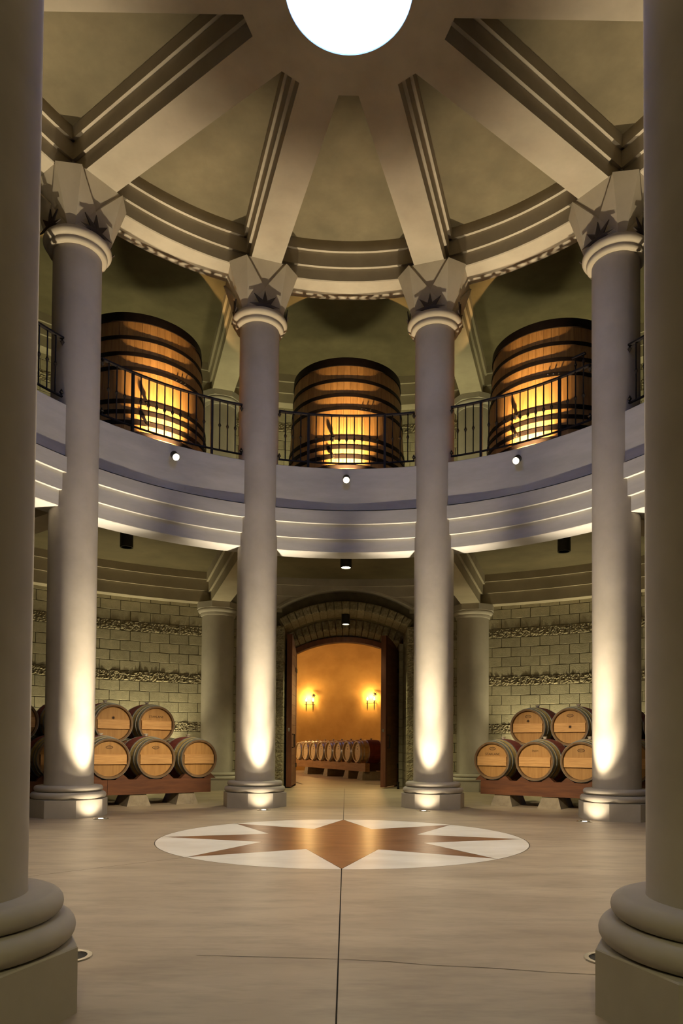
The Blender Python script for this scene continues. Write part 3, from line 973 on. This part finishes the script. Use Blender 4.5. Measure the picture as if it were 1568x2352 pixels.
# ------------------------------------------------------------------ oak vats on the mezzanine
def build_vats():
    zb, zt = 1.203, 1.741
    rb, rt = .2563, .2215
    def rz(z): return rb + (rt - rb) * (z - zb) / (zt - zb)
    n = 54
    half = math.pi / n * .965
    def ring(z, r):
        return [((r) * math.sin(t), -(r) * math.cos(t), z - ZF) for t in (-half, 0, half)] + [((r - .012) * math.sin(t), -(r - .012) * math.cos(t), z - ZF) for t in (half, -half)]
    vs = ring(zb, rb) + ring(zt - .008, rz(zt - .008))
    fs = [(0, 1, 6, 5), (1, 2, 7, 6), (2, 3, 8, 7), (3, 4, 9, 8), (4, 0, 5, 9), (4, 3, 2, 1, 0), (5, 6, 7, 8, 9)]
    stave = MB().add(vs, fs).mesh('stave', 'oak')
    core = MB().lathe([(rz(zb) - .006, zb - ZF), (rz(zt) - .006, zt - ZF - .012)], 54).mesh('inner_lining', 'bronze')
    def hoop(z0, z1, t=.0024):
        return MB().lathe([(rz(z0) - .002, z0 - ZF), (rz(z0) + t, z0 - ZF), (rz(z1) + t, z1 - ZF), (rz(z1) - .002, z1 - ZF)], 72, closed=True).mesh('hoop', 'vat_hoop', True, 30)
    hoops = [hoop(*p) for p in ((1.642, 1.656), (1.581, 1.596), (1.5276, 1.5418), (1.4052, 1.4211), (1.3682, 1.3832), (1.3295, 1.3453), (1.289, 1.303), (1.248, 1.262))]
    rim = MB().lathe([(rz(1.708) - .004, 1.708 - ZF), (rz(1.708) + .004, 1.708 - ZF), (rz(zt) + .004, zt - ZF), (rz(zt) - .02, zt - ZF), (rz(zt) - .02, zt - ZF - .01)], 72).mesh('top_rim', 'vat_hoop', True, 30)
    foot = MB().lathe([(.20, 0), (.22, 0), (.22, zb - ZF + .004), (.20, zb - ZF + .004)], 48, closed=True).mesh('plinth_ring', 'bronze')
    tap = MB(1).tube([(0, 0, 0), (0, -.07, 0), (0, -.075, -.05)], [.024, .024, .018], 10)
    tap.tube([(-.03, -.05, .02), (.03, -.05, .02)], .008, 8)
    tapm = tap.mesh('sample_tap', 'chrome')
    lug = MB(1).tube([(0, 0, 0), (0, -.012, 0)], .010, 8).mesh('hoop_bolt', 'chrome')
    for a, rho, nm in ((0, 1.46, 'in the middle above the doorway'), (-33.7, 1.43, 'left of the middle one'), (33.7, 1.43, 'right of the middle one')):
        v = tag(empty('oak_vat', pol(a, rho, ZF), -rad(a)), 'tall upright oak fermentation vat with black hoops, ' + nm, 'vat', 'oak vats on the mezzanine')
        for i in range(n):
            put('stave', stave, v, rotz=2 * math.pi * i / n)
        put('inner_lining', core, v)
        hs = [put('hoop', hm, v) for hm in hoops]
        put('top_rim', rim, v)
        put('plinth_ring', foot, v)
        for z in (1.405, 1.335):
            t = rad(-12)
            r = rz(z) * S
            put('sample_tap', tapm, v, (r * math.sin(t), -r * math.cos(t), (z - ZF) * S), rotz=t)
        for i in range(3):
            t = rad(14 + 4.5 * i)
            r = (rz(1.535) + .0024) * S
            put('hoop_bolt', lug, hs[2], (r * math.sin(t), -r * math.cos(t), (1.535 - ZF) * S), rotz=t)
        # grazing uplight in the mezzanine floor in front of the vat
        lx = empty('vat_uplight', pol(a, rho - .33, ZF), -rad(a))
        tag(lx, 'small round floor uplight grazing the oak vat ' + nm, 'light', 'vat uplights')
        put('trim_ring', MB(1).lathe([(.05, 0), (.065, 0), (.065, .012), (.05, .012)], 24, closed=True).mesh('trim_ring', 'housing'), lx)
        put('lens', MB(1).lathe([(.0, .004), (.05, .004)][::-1], 24).mesh('lens', 'lens'), lx)
        lamp('vat_beam', 'SPOT', (0, 0, .03), P_VAT, (1.0, .60, .23), lx, (0, .66, 1.0), 64, 1.0, .03)
build_vats()

# ------------------------------------------------------------------ barrels
def bpoly(y, R0=.352, RE=.300, L=.475):
    return R0 - (R0 - RE) * (y / L) ** 2
def build_barrel_meshes(wood, hoopm, suffix):
    L = .475
    m = {}
    def body(y0, y1, mat, out=0.0, seg=30, nm='staves'):
        ys = arc(y0, y1, 6)
        vs, fs = [], []
        for y in ys:
            for s in range(seg):
                t = 2 * math.pi * (s + .5) / seg
                r = bpoly(y) + out
                vs.append((r * math.cos(t), y, r * math.sin(t)))
        for i in range(6):
            for s in range(seg):
                s2 = (s + 1) % seg
                fs.append((i * seg + s, i * seg + s2, (i + 1) * seg + s2, (i + 1) * seg + s))
        return MB(1).add(vs, fs).mesh(nm + suffix, mat)
    m['staves'] = body(-L, L, wood)
    m['belly_band'] = body(-.19, .19, 'maroon', .0015, nm='belly_band')
    def ring(y0, y1, t=.004):
        seg = 40
        vs, fs = [], []
        pr = [(bpoly(y0) - .003, y0), (bpoly(y0) + t, y0), (bpoly(y1) + t, y1), (bpoly(y1) - .003, y1)]
        for s in range(seg):
            a = 2 * math.pi * s / seg
            vs += [(r * math.cos(a), y, r * math.sin(a)) for r, y in pr]
        for s in range(seg):
            s2 = (s + 1) % seg
            for i in range(4):
                j = (i + 1) % 4
                fs.append((s * 4 + i, s2 * 4 + i, s2 * 4 + j, s * 4 + j))
        return MB(1).add(vs, fs).mesh('hoop' + suffix, hoopm, True, 30)
    m['hoops'] = [ring(-L + .004, -L + .055), ring(-.372, -.335), ring(-.225, -.188), ring(.188, .225), ring(.335, .372), ring(L - .055, L - .004)]
    # chime (rim) and head
    def disc(y, r, nm, mat):
        seg = 40
        vs = [(r * math.cos(2 * math.pi * s / seg), y, r * math.sin(2 * math.pi * s / seg)) for s in range(seg)]
        return MB(1).add(vs, [tuple(range(seg))]).mesh(nm, mat)
    seg = 40
    vs, fs = [], []
    pr = [(.300, -L), (.272, -L + .003), (.264, -L + .047), (.290, -L + .052)]
    for s in range(seg):
        a = 2 * math.pi * s / seg
        vs += [(r * math.cos(a), y, r * math.sin(a)) for r, y in pr]
    for s in range(seg):
        s2 = (s + 1) % seg
        for i in range(3):
            fs.append((s * 4 + i, s2 * 4 + i, s2 * 4 + i + 1, s * 4 + i + 1))
    m['chime'] = MB(1).add(vs, fs).mesh('chime' + suffix, 'chime' if suffix == '_old' else wood, True)
    m['head'] = disc(-L + .045, .266, 'head' + suffix, 'barrel_head' if suffix != '_new' else 'pale_oak')
    m['back_head'] = disc(L - .028, .296, 'back_head' + suffix, wood)
    m['cross_bar'] = MB(1).box(-.250, .250, -L + .012, -L + .046, -.083, .062).mesh('cross_bar' + suffix, 'head_bar')
    m['bung'] = MB(1).tube([(0, 0, .345), (0, 0, .372), (0, 0, .374), (0, 0, .388)], [.026, .026, .036, .036], 12).mesh('bung' + suffix, 'silicone')
    return m
OLD = build_barrel_meshes('barrel_oak', 'hoop', '_old')
NEW = build_barrel_meshes('pale_oak', 'bright_hoop', '_new')

def text_mesh(body, size):
    cu = bpy.data.curves.new('lettering', 'FONT')
    cu.body = body
    cu.size = size
    cu.align_x = 'CENTER'
    cu.extrude = .0006
    o = bpy.data.objects.new('lettering_tmp', cu)
    COL.objects.link(o)
    bpy.context.view_layer.update()
    me = bpy.data.meshes.new_from_object(o.evaluated_get(bpy.context.evaluated_depsgraph_get()))
    bpy.data.objects.remove(o)
    me.materials.clear()
    me.materials.append(M['ink'])
    return me
LETTERS = text_mesh('STARLANE', .052)
SMALL = text_mesh('Seguin', .040)
def star_print(r):
    vs = []
    for i in range(8):
        vs += [(r * math.sin(rad(45 * i)), 0, r * math.cos(rad(45 * i))), (r * .45 * math.sin(rad(45 * i + 22.5)), 0, r * .45 * math.cos(rad(45 * i + 22.5)))]
    vs.append((0, 0, 0))
    return MB(1).add(vs, [(i, (i + 1) % 16, 16) for i in range(16)]).mesh('star_stamp', 'ink')
STARP = star_print(.034)
def oval_print():
    vs, fs = [], []
    for i in range(24):
        t = 2 * math.pi * i / 24
        vs += [(.055 * math.cos(t), 0, .026 * math.sin(t)), (.046 * math.cos(t), 0, .019 * math.sin(t))]
    for i in range(24):
        j = (i + 1) % 24
        fs.append((2 * i, 2 * j, 2 * j + 1, 2 * i + 1))
    mb = MB(1).add(vs, fs)
    for z in (-.006, .006):
        mb.add([(-.035, 0, z - .002), (.035, 0, z - .002), (.035, 0, z + .002), (-.035, 0, z + .002)], [(0, 1, 2, 3)])
    return mb.mesh('cooper_stamp', 'ink')
OVAL = oval_print()

def barrel(loc, rotz, label, group, marks=(), kind=OLD, bar=True, roll=0.0):
    b = tag(empty('wine_barrel', loc, rotz), label, 'barrel', group)
    put('staves', kind['staves'], b)
    put('belly_band', kind['belly_band'], b)
    for h in kind['hoops']: put('hoop', h, b)
    put('chime', kind['chime'], b)
    hd = put('head', kind['head'], b)
    put('back_head', kind['back_head'], b)
    if bar: put('cross_bar', kind['cross_bar'], hd)
    put('bung', kind['bung'], b)
    yh = -.475 + .0440
    for mk, x, z in marks:
        yy = yh if not (-.083 < z < .062 and bar) else -.475 + .0112
        if mk == 'text': put('lettering', LETTERS, hd, (x, yy, z), rot=(math.pi / 2, 0, 0))
        if mk == 'small': put('lettering', SMALL, hd, (x, yy, z), rot=(math.pi / 2, 0, 0))
        if mk == 'star': put('star_stamp', STARP, hd, (x, yy, z))
        if mk == 'oval': put('cooper_stamp', OVAL, hd, (x, yy, z))
    return b

def bay_pt(a, x, y, z):
    """bay frame: x along the tangent, y outward from the centre (metres)"""
    t = rad(a)
    return Vector((x * math.cos(t) + y * math.sin(t), -x * math.sin(t) + y * math.cos(t), z))

TIMBER_CACHE = {}
def build_rack(a, xs, ups, end_x, feet, side, marks_lo, marks_up, other_end):
    rz = -rad(a)
    yf = 1.148 * S          # plane of the front heads
    zc, zu = .722, 1.268
    order = ['nearest the doorway', 'second from the doorway', 'third from the doorway', 'fourth from the doorway', 'fifth from the doorway']
    for i, x in enumerate(xs):
        barrel(bay_pt(a, x, yf + .475, zc), rz, 'oak wine barrel in the bottom row of the %s rack, %s' % (side, order[i]),
               'barrels in the %s rack' % side, marks_lo.get(i, ()))
        barrel(bay_pt(a, x, yf + 1.48, zc), rz, 'oak wine barrel behind the front bottom row of the %s rack, %s' % (side, order[i]),
               'barrels in the %s rack' % side)
    for i, x in enumerate(ups):
        barrel(bay_pt(a, x, 1.295 * S + .475, zu), rz, 'oak wine barrel in the top row of the %s rack, %s' % (side, order[i]),
               'barrels in the %s rack' % side, marks_up.get(i, ()))
    s = 1 if end_x > 0 else -1
    x0, x1 = sorted((end_x, other_end))
    r = tag(empty('barrel_rack', bay_pt(a, 0, yf, 0), rz), 'reddish timber barrel rack on concrete piers, %s of the doorway' % side, 'rack', 'timber barrel racks')
    mid = (x0 + x1) / 2 + .1
    for (y0, y1) in ((.03, .17), (.78, .92), (1.04, 1.18), (1.75, 1.89)):
        for (u0, u1) in ((x0, mid - .002), (mid + .002, x1)):
            put('timber', MB(1).box(u0, u1, y0, y1, .180, .405).mesh('timber', 'timber'), r)
    wedge = MB(1).prism([(-.10, 0), (.10, 0), (.03, .075), (-.02, .075)], 0, .11, lambda u, v, w: (u, w, v)).mesh('chock', 'timber')
    wedge2 = MB(1).prism([(-.10, 0), (.10, 0), (.02, .075), (-.03, .075)], 0, .11, lambda u, v, w: (u, w, v)).mesh('chock', 'timber')
    for x in xs:
        for y in (.045, .80, 1.06, 1.77):
            put('chock', wedge, r, (x - .20, y, .405))
            put('chock', wedge2, r, (x + .20, y, .405))
    # saddles carrying the top row
    for x in ups:
        for y in (1.295 * S - yf + .10, 1.295 * S - yf + .72):
            put('saddle', MB(1).prism([(-.26, .93), (.26, .93), (.24, 1.0), (.1, .945), (-.1, .945), (-.24, 1.0)], y, y + .07, lambda u, v, w: (x + u, w, v)).mesh('saddle', 'timber'), r)
    for i, x in enumerate(feet):
        vs = []
        for (hx, z) in ((.185, 0), (.125, .18)):
            for (y0, y1) in ((0.0, 1.0),):
                vs += [(-hx, .02 + (.04 if z else 0), z), (hx, .02 + (.04 if z else 0), z), (hx, .62 - (.04 if z else 0), z), (-hx, .62 - (.04 if z else 0), z)]
        me = MB(1).add(vs, [(3, 2, 1, 0), (4, 5, 6, 7), (0, 1, 5, 4), (1, 2, 6, 5), (2, 3, 7, 6), (3, 0, 4, 7)]).mesh('concrete_pier', 'pier')
        p = put('concrete_pier', me, None, bay_pt(a, x, yf, 0), rotz=rz)
        tag(p, 'tapered concrete pier under the %s barrel rack, %s' % (side, order[i]), 'pier', 'concrete piers')
build_rack(-36, [.85, .14, -.57, -1.28, -1.99], [.39, -.31, -1.01, -1.72], 1.06, [.66, -.12, -.90, -1.68], 'left',
           {0: [], 1: [('oval', 0, .17)], 2: [('oval', 0, .17)], 4: [('text', 0, .1)]},
           {0: [('text', 0, .11)], 1: [('star', 0, .09)], 3: [('text', .05, .12)], 2: [('star', 0, .1)]}, -2.45)
build_rack(36, [-.80, -.09, .62, 1.33, 2.04], [-.46, .24, .95, 1.66], -1.0, [-.64, .14, .92, 1.70], 'right',
           {0: [('oval', 0, .19), ('text', 0, .085)], 1: [('small', 0, .15)], 2: [('oval', 0, .17)]},
           {0: [('star', 0, .105), ('oval', 0, .18)], 1: [('star', .01, .0), ('oval', 0, .18)], 2: [('star', 0, .1)], 3: [('star', -.05, .11), ('text', 0, .05)]}, 2.5)

def build_room_barrels():
    nrm = Vector((-.925, -.38, 0)).normalized()       # direction the heads face
    row = Vector((-.38, .925, 0)).normalized()
    p0 = Vector((0.072 * S, 3.08 * S, 0))
    rz = math.atan2(nrm.y, nrm.x) + math.pi / 2
    ordn = ['first', 'second', 'third', 'fourth', 'fifth', 'sixth', 'seventh', 'eighth']
    for i in range(8):
        c = p0 + row * (.76 * i) - nrm * .475
        barrel((c.x, c.y, .80), rz, 'pale oak barrel in the room beyond the door, %s from the right' % ordn[i], 'barrels in the far room',
               [('star', 0, .08), ('small', 0, .15)], NEW, bar=False)
    r = tag(empty('barrel_rack', (p0.x, p0.y, 0), math.atan2(row.y, row.x)), 'pale timber barrel rack in the ochre room beyond the door', 'rack', 'timber barrel racks')
    for (v0, v1) in ((.06, .20), (.74, .88)):
        for u0, u1 in ((-.52, 1.7), (1.71, 3.9), (3.91, 6.2)):
            put('timber', MB(1).box(u0, u1, -v1, -v0, .235, .475).mesh('timber', 'gold_timber'), r)
    for i in range(8):
        for s in (-1, 1):
            put('chock', MB(1).prism([(-.09, 0), (.09, 0), (0, .08)], -.19, -.08, lambda u, v, w: (u, w, v)).mesh('chock', 'gold_timber'), r, (.76 * i + s * .2, 0, .475))
    for i, u in enumerate((-.30, .75, 2.5, 4.4)):
        vs = []
        for (hx, z, e) in ((.20, 0, 0), (.14, .235, .04)):
            vs += [(-hx, -.96 + e, z), (hx, -.96 + e, z), (hx, .02 - e, z), (-hx, .02 - e, z)]
        me = MB(1).add(vs, [(3, 2, 1, 0), (4, 5, 6, 7), (0, 1, 5, 4), (1, 2, 6, 5), (2, 3, 7, 6), (3, 0, 4, 7)]).mesh('concrete_pier', 'pier')
        c = p0 + row * u
        tag(put('concrete_pier', me, None, (c.x, c.y, 0), rotz=math.atan2(row.y, row.x)),
            'grey concrete pier under the far room rack, %s from the right' % ordn[i], 'pier', 'concrete piers')
build_room_barrels()

# ------------------------------------------------------------------ wall sconces in the barrel room
def build_sconces():
    for (x, z, nm) in ((-.337, .615, 'left of the two seen beyond the door'), (.237, .632, 'right of the two seen beyond the door'),
                       (-1.15, .62, 'added unseen on the left to brighten the room barrels'), (1.15, .62, 'added unseen on the right to brighten the room barrels')):  # this unseen pair is added to light the barrels
        y = 3.70 + math.sqrt(1.20 ** 2 - x * x)
        t = math.atan2(x, y - 3.70)
        e = tag(empty('wall_sconce', (x * S, y * S, z * S), -t), 'iron twin-candle wall sconce with star, ' + nm, 'sconce', 'barrel room sconces')
        for k, dx in enumerate((-.14, .14)):
            put('candle_spike', MB(1).tube([(dx, -.22, -.40), (dx, -.22, -.30), (dx, -.22, .0), (dx, -.22, .02)], [.004, .018, .022, .030], 8).mesh('candle_spike', 'iron'), e)
            put('candle_bulb', MB(1).tube([(dx, -.22, .02), (dx, -.22, .05), (dx, -.22, .10), (dx, -.22, .15)], [.014, .026, .020, .003], 10).mesh('candle_bulb', 'flame'), e)
        put('cross_arm', MB(1).tube([(-.20, -.22, -.10), (.22, -.22, -.10)], .012, 8).mesh('cross_arm', 'iron'), e)
        put('wall_arm', MB(1).tube([(.10, -.22, -.10), (.12, -.12, -.02), (.13, -.03, .06), (.13, 0, .1)], .012, 8).mesh('wall_arm', 'iron'), e)
        vs = []
        r = .12
        for i in range(8):
            vs += [(r * math.sin(rad(45 * i)), 0, r * math.cos(rad(45 * i))), (r * .38 * math.sin(rad(45 * i + 22.5)), 0, r * .38 * math.cos(rad(45 * i + 22.5)))]
        vs += [(0, -.02, 0), (0, .02, 0)]
        fs = [(i, (i + 1) % 16, 16) for i in range(16)] + [((i + 1) % 16, i, 17) for i in range(16)]
        put('star_ornament', MB(1).add(vs, fs).mesh('sconce_star', 'iron'), e, (.16, -.20, .26))
        lamp('sconce_light', 'POINT', (0, -.24, .12), P_SCONCE * (6.0 if x < -1 else 2.0 if x > 1 else 1.0), AMBER if abs(x) < 1 else (1.0, .74, .44), e, radius=.05)
build_sconces()

# ------------------------------------------------------------------ in-ground column uplights
def build_uplights():
    ringm = MB(1).lathe([(.074, .0), (.098, .0), (.096, .007), (.076, .007)], 32, closed=True).mesh('trim_ring', 'chrome')
    lensm = MB(1).lathe([(.076, .003), (0.0005, .003)], 32).mesh('lens', 'housing')
    glow = MB(1).lathe([(.030, .0045), (0.0005, .0045)], 24).mesh('lamp_capsule', 'lens')
    names = {-18: 'left of the doorway axis', 18: 'right of the doorway axis', -54: 'at the far left column', 54: 'at the far right column',
             -162: 'at the left foreground plinth', 162: 'at the right foreground plinth', -90: 'outside the frame on the left',
             90: 'outside the frame on the right', -126: 'outside the frame near the left foreground column', 126: 'outside the frame near the right foreground column'}
    for a, nm in names.items():
        u = tag(empty('inground_uplight', pol(a, .843), -rad(a)), 'round in-ground uplight in the concrete floor ' + nm, 'light', 'in-ground column uplights')
        put('trim_ring', ringm, u)
        put('lens', lensm, u)
        put('lamp_capsule', glow, u)
        lamp('narrow_beam', 'SPOT', (0, 0, .02), P_UP_NARROW, WARM, u, (0, .30, 8.0), 36, 1.0, .03)
        lamp('shaft_beam', 'SPOT', (0, 0, .02), P_UP_SHAFT, WARM, u, (0, 2.0, 8.0), 44, 1.0, .03)
        lamp('wide_beam', 'SPOT', (0, 0, .02), P_UP_WIDE, WARM, u, (0, 3.6, 3.0), 92, .8, .03)
build_uplights()

# ------------------------------------------------------------------ floods on the mezzanine fascia
def build_floods():
    can = MB(1).tube([(0, 0, 0), (0, -.10, 0)], .055, 20).mesh('lamp_can', 'housing')
    lens = MB(1).tube([(0, -.100, 0), (0, -.104, 0)], .046, 20).mesh('lens', 'lens')
    arm = MB(1).box(-.015, .015, -.03, .04, -.02, .02).mesh('bracket', 'housing')
    names = {0: 'above the doorway', -36: 'left of the doorway bay', 36: 'right of the doorway bay', -72: 'in the far left bay', 72: 'in the far right bay',
             -108: 'outside the frame on the left', 108: 'outside the frame on the right', -144: 'behind the left foreground column', 144: 'behind the right foreground column'}
    for a, nm in names.items():
        f = tag(empty('fascia_floodlight', pol(a, .958, 1.151), -rad(a)), 'small round floodlight on the pale mezzanine fascia ' + nm, 'light', 'fascia floodlights')
        put('bracket', arm, f)
        e = rad(38)
        put('lamp_can', can, f, (0, -.03, 0), rot=(e, 0, 0))
        put('lens', lens, f, (0, -.03, 0), rot=(e, 0, 0))
        lamp('flood_beam', 'SPOT', (0, -.16, -.12), P_FLOOD, FLOOD, f, (0, -.95 * S, -1.14 * S), 86, 1.0, .04)
build_floods()

def build_rack_fill():  # added out-of-frame spots, there to light the barrel heads
    can = MB(1).tube([(0, 0, 0), (0, -.16, 0)], .045, 16).mesh('lamp_can', 'housing')
    lens = MB(1).tube([(0, -.160, 0), (0, -.163, 0)], .036, 16).mesh('lens', 'lens')
    arm = MB(1).box(-.012, .012, -.03, .04, -.02, .02).mesh('bracket', 'housing')
    for a, tgt, nm in ((144, -36, 'left'), (-144, 36, 'right')):
        f = tag(empty('added_rack_spot', pol(a - 4 * (1 if a > 0 else -1), .958, 1.142), -rad(a)), 'narrow added spotlight outside the frame, brightening the %s barrel rack' % nm, 'light', 'added rack spots')
        put('bracket', arm, f)
        put('lamp_can', can, f, (0, -.03, 0), rot=(rad(24), 0, 0))
        put('lens', lens, f, (0, -.03, 0), rot=(rad(24), 0, 0))
        src = pol(a - 4 * (1 if a > 0 else -1), .915, 1.115)
        aim = pol(tgt, 1.16, .17)
        lamp('rack_fill_beam', 'SPOT', src, P_RACK_FILL, (1.0, .80, .50), None, aim, 15.5, .8, .04)
build_rack_fill()

# ------------------------------------------------------------------ cylinder downlights under the mezzanine and in the portal
def build_downlights():
    for a, rho, zb, h, lit, nm in ((0, 1.40, .950, .088, True, 'above the doorway approach'), (-36, 1.40, .950, .088, False, 'above the left barrel rack'),
                                   (36, 1.40, .950, .088, False, 'above the right barrel rack'),
                                   (-144, 1.40, .950, .088, True, 'outside the frame near the left foreground column'), (144, 1.40, .950, .088, True, 'outside the frame near the right foreground column'),
                                   (180, 1.80, .950, .088, True, 'added outside the frame behind the viewer to brighten the near column bases'), (0, 2.10, .838, .050, True, 'inside the arched portal')):  # the one behind the viewer is added fill for the foreground bases
        d = tag(empty('cylinder_downlight', pol(a, rho, zb), -rad(a)), 'dark cylindrical ceiling downlight ' + nm, 'light', 'cylinder downlights')
        r = .107 if rho < 2 else .098
        put('housing', MB(1).lathe([(r * .8, .03), (r * .8, 0), (r, 0), (r, h * S)], 32).mesh('housing', 'housing', True, 30), d)
        put('lens', MB(1).lathe([(r * .8, .012), (.0005, .012)], 32).mesh('lens', 'down_lens' if lit else 'off_lens'), d)
        if lit:
            lamp('down_beam', 'SPOT', (0, 0, -.02), (290 if a == 0 else 60 if a != 180 else 230) if rho < 2 else 170, OLIVE, d, (0, 0, -3), 110 if a in (0, 180) else 76, .6, .05)
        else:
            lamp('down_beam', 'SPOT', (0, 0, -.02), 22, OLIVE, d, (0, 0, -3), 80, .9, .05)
build_downlights()

# ------------------------------------------------------------------ uplights hidden behind racks and vats
def build_wall_washers():
    box = MB(1).box(-.12, .12, -.08, .08, 0, .06).mesh('housing', 'housing')
    lens = MB(1).box(-.10, .10, -.06, .06, .060, .063).mesh('lens', 'lens')
    for a, rho, z, en, nm in ((-27.5, 1.925, 0, P_WALL * 3.0, 'behind the left barrel rack, nearest the doorway'), (27.5, 1.925, 0, P_WALL * 3.0, 'behind the right barrel rack, nearest the doorway'),
                              (-37, 1.925, 0, P_WALL, 'behind the middle of the left barrel rack'), (37, 1.925, 0, P_WALL, 'behind the middle of the right barrel rack'),
                              (-44, 1.925, 0, P_WALL, 'behind the left barrel rack, farthest from the doorway'), (44, 1.925, 0, P_WALL, 'behind the right barrel rack, farthest from the doorway'),
                              (-24, 1.86, 0, 26, 'beside the left wall column'), (24, 1.86, 0, 26, 'beside the right wall column'),
                              (-9, 1.80, ZF, P_GALLERY, 'behind the middle vat, on its left'), (9, 1.80, ZF, P_GALLERY, 'behind the middle vat, on its right'),
                              (-27, 1.80, ZF, P_GALLERY, 'behind the left vat, toward the middle'), (27, 1.80, ZF, P_GALLERY, 'behind the right vat, toward the middle'),
                              (-45, 1.80, ZF, P_GALLERY, 'behind the left vat, away from the middle'), (45, 1.80, ZF, P_GALLERY, 'behind the right vat, away from the middle')):
        w = tag(empty('floor_washer', pol(a, rho, z), -rad(a)), 'low floor wall-washer lamp ' + nm, 'light', 'floor wall washers')
        put('housing', box, w)
        put('lens', lens, w)
        lamp('washer_beam', 'SPOT', (0, 0, .10), en, OLIVE if z else (1.0, .87, .50), w, (0, .30, 2.0), 120 if z or en < 50 else 88, .9, .28 if z else .06)
build_wall_washers()
